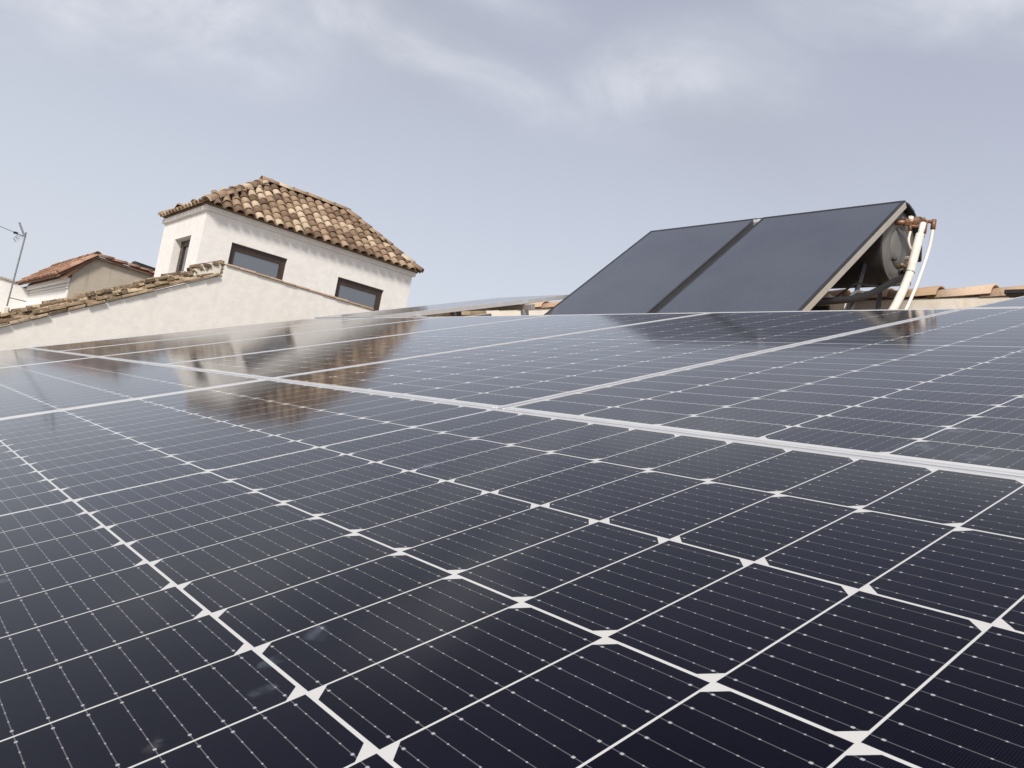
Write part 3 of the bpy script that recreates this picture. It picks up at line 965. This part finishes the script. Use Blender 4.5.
tile_face(bm, A0, A1, up, lambda q: q.y > hy - 0.15 and q.z < 3.1, pitch=0.2, ex=0.3, r=0.085, over=0.05, courses=4, L=0.42)
tile_run(bm, B0 + Vector((0, 0.02, 0.03)), A0 + Vector((0, 0.02, 0.03)), Vector((0, 0, 1)), 0.1)
tile_run(bm, B1 + Vector((0, 0, 0.03)), B0 + Vector((0, 0, 0.03)), Vector((0, 0, 1)), 0.10)
tile_run(bm, B0 + Vector((0, 0.03, 0.02)), C0 + Vector((0, 0.03, 0.02)), Vector((0, 0, 1)), 0.09)
obj("roof_tiles", bm, CLAY_RED, roof2)
bm = new_bm()
tile_run(bm, (3.60, hy - 0.03, 2.90), (3.05, hy - 0.03, 2.20), Vector((0, -0.3, 1)), 0.08)
obj("verge_tiles", bm, CLAY_RED, t)
bm = new_bm(); tube(bm, [(4.0, hy + 0.1, 2.98), (4.2, hy + 0.1, 3.05), (4.42, hy + 0.1, 2.96)], 0.07, 10); obj("roof_vent", bm, DARKM, t, True)

# tank on the roof behind
bm = new_bm()
lathe(bm, [(-0.55, 0.02), (-0.56, 0.12), (-0.53, 0.145), (0.53, 0.145), (0.56, 0.12)], 20)
o = obj("roof_cylinder", bm, BLACK, None)
o.matrix_world = Matrix.Translation((5.23, 23.9, 3.06)) @ Matrix.Rotation(R(-62), 4, 'Z') @ Matrix.Rotation(R(0), 4, 'X')
tag(o, "small black cylinder lying on the red roof beside the tower wall", "cylinder tank")

# white building at the far left
t = thing("white_building", "plain white building at the left edge behind the antenna", "building", (0, 0, 0))
bm = new_bm()
prism(bm, [(-6.0, GZ), (4.4, GZ), (4.4, 1.9), (3.22, 2.12), (2.73, 2.26), (2.2, 2.33), (-6.0, 2.40)], 'y', 29.9, 36.0)
obj("wall", bm, WHITE3, t)
bm = new_bm()
for a, b_ in (((-6.0, 2.40), (2.2, 2.33)), ((2.2, 2.33), (2.73, 2.28))):
    d = Vector((b_[0] - a[0], 0, b_[1] - a[1])); ang2 = math.atan2(d.z, d.x)
    box(bm, (0, -0.06, 0.003), (d.length - 0.004, 6.1, 0.06), 0.0, Matrix.Translation((a[0], 29.9, a[1])) @ Matrix.Rotation(-ang2, 4, 'Y'))
obj("coping", bm, BRICKM, t)

# ------------------------------------------------------------------ tv antenna on the wall
AX, AY = 0.75, 13.25
t = thing("tv_antenna", "thin tv antenna on a leaning mast above the left end of the cream wall", "antenna", (AX, AY, 0))
def ap(x, z, dy_=0.0): return Vector((x - AX, dy_, z))
bm = new_bm(); tube(bm, [ap(0.75, 0.50), ap(0.785, 1.83)], 0.012, 8, False); obj("mast", bm, STEEL, t)
b0, b1 = ap(0.80, 1.755), ap(0.02, 1.885)
bm = new_bm(); tube(bm, [b0, b1], 0.0055, 6, False); obj("boom", bm, STEEL, t)
for i in range(9):
    c = b0.lerp(b1, 0.26 + i * 0.088)
    bm = new_bm(); tube(bm, [c + Vector((0.0, -0.07, -0.008)), c + Vector((0.0, 0.07, 0.008))], 0.0035, 5, False); obj("element", bm, STEEL, t)
bm = new_bm()
for dy_ in (-0.07, 0.0, 0.07):
    tube(bm, [ap(0.77, 1.77, dy_), ap(0.672, 1.945, dy_)], 0.0045, 5, False)
tube(bm, [ap(0.672, 1.945, -0.07), ap(0.672, 1.945, 0.07)], 0.0045, 5, False)
obj("reflector", bm, STEEL, t)
bm = new_bm()
g0 = [ap(0.76, 1.75), ap(0.69, 1.77), ap(0.64, 1.68), ap(0.68, 1.64)]
for i in range(4): tube(bm, [g0[i], g0[(i + 1) % 4]], 0.0042, 5, False)
for f_ in (0.33, 0.66): tube(bm, [g0[0].lerp(g0[1], f_), g0[3].lerp(g0[2], f_)], 0.003, 5, False)
tube(bm, [g0[0].lerp(g0[3], 0.5), g0[1].lerp(g0[2], 0.5)], 0.003, 5, False)
obj("lower_reflector", bm, STEEL, t)
bm = new_bm(); box(bm, (-0.028, -0.02, -0.016), (0.028, 0.02, 0.016), 0.004, Matrix.Translation(b0.lerp(b1, 0.19))); obj("dipole_box", bm, BLACK, t)
bm = new_bm(); tube(bm, [ap(0.755, 0.78), ap(0.99, 0.775)], 0.008, 6, False); obj("stay", bm, STEEL, t)
bm = new_bm(); box(bm, (-0.045, -0.06, -0.18), (0.045, 0.06, 0.09), 0.02, Matrix.Translation(ap(0.75, 0.55))); obj("base_block", bm, MORTAR, t)
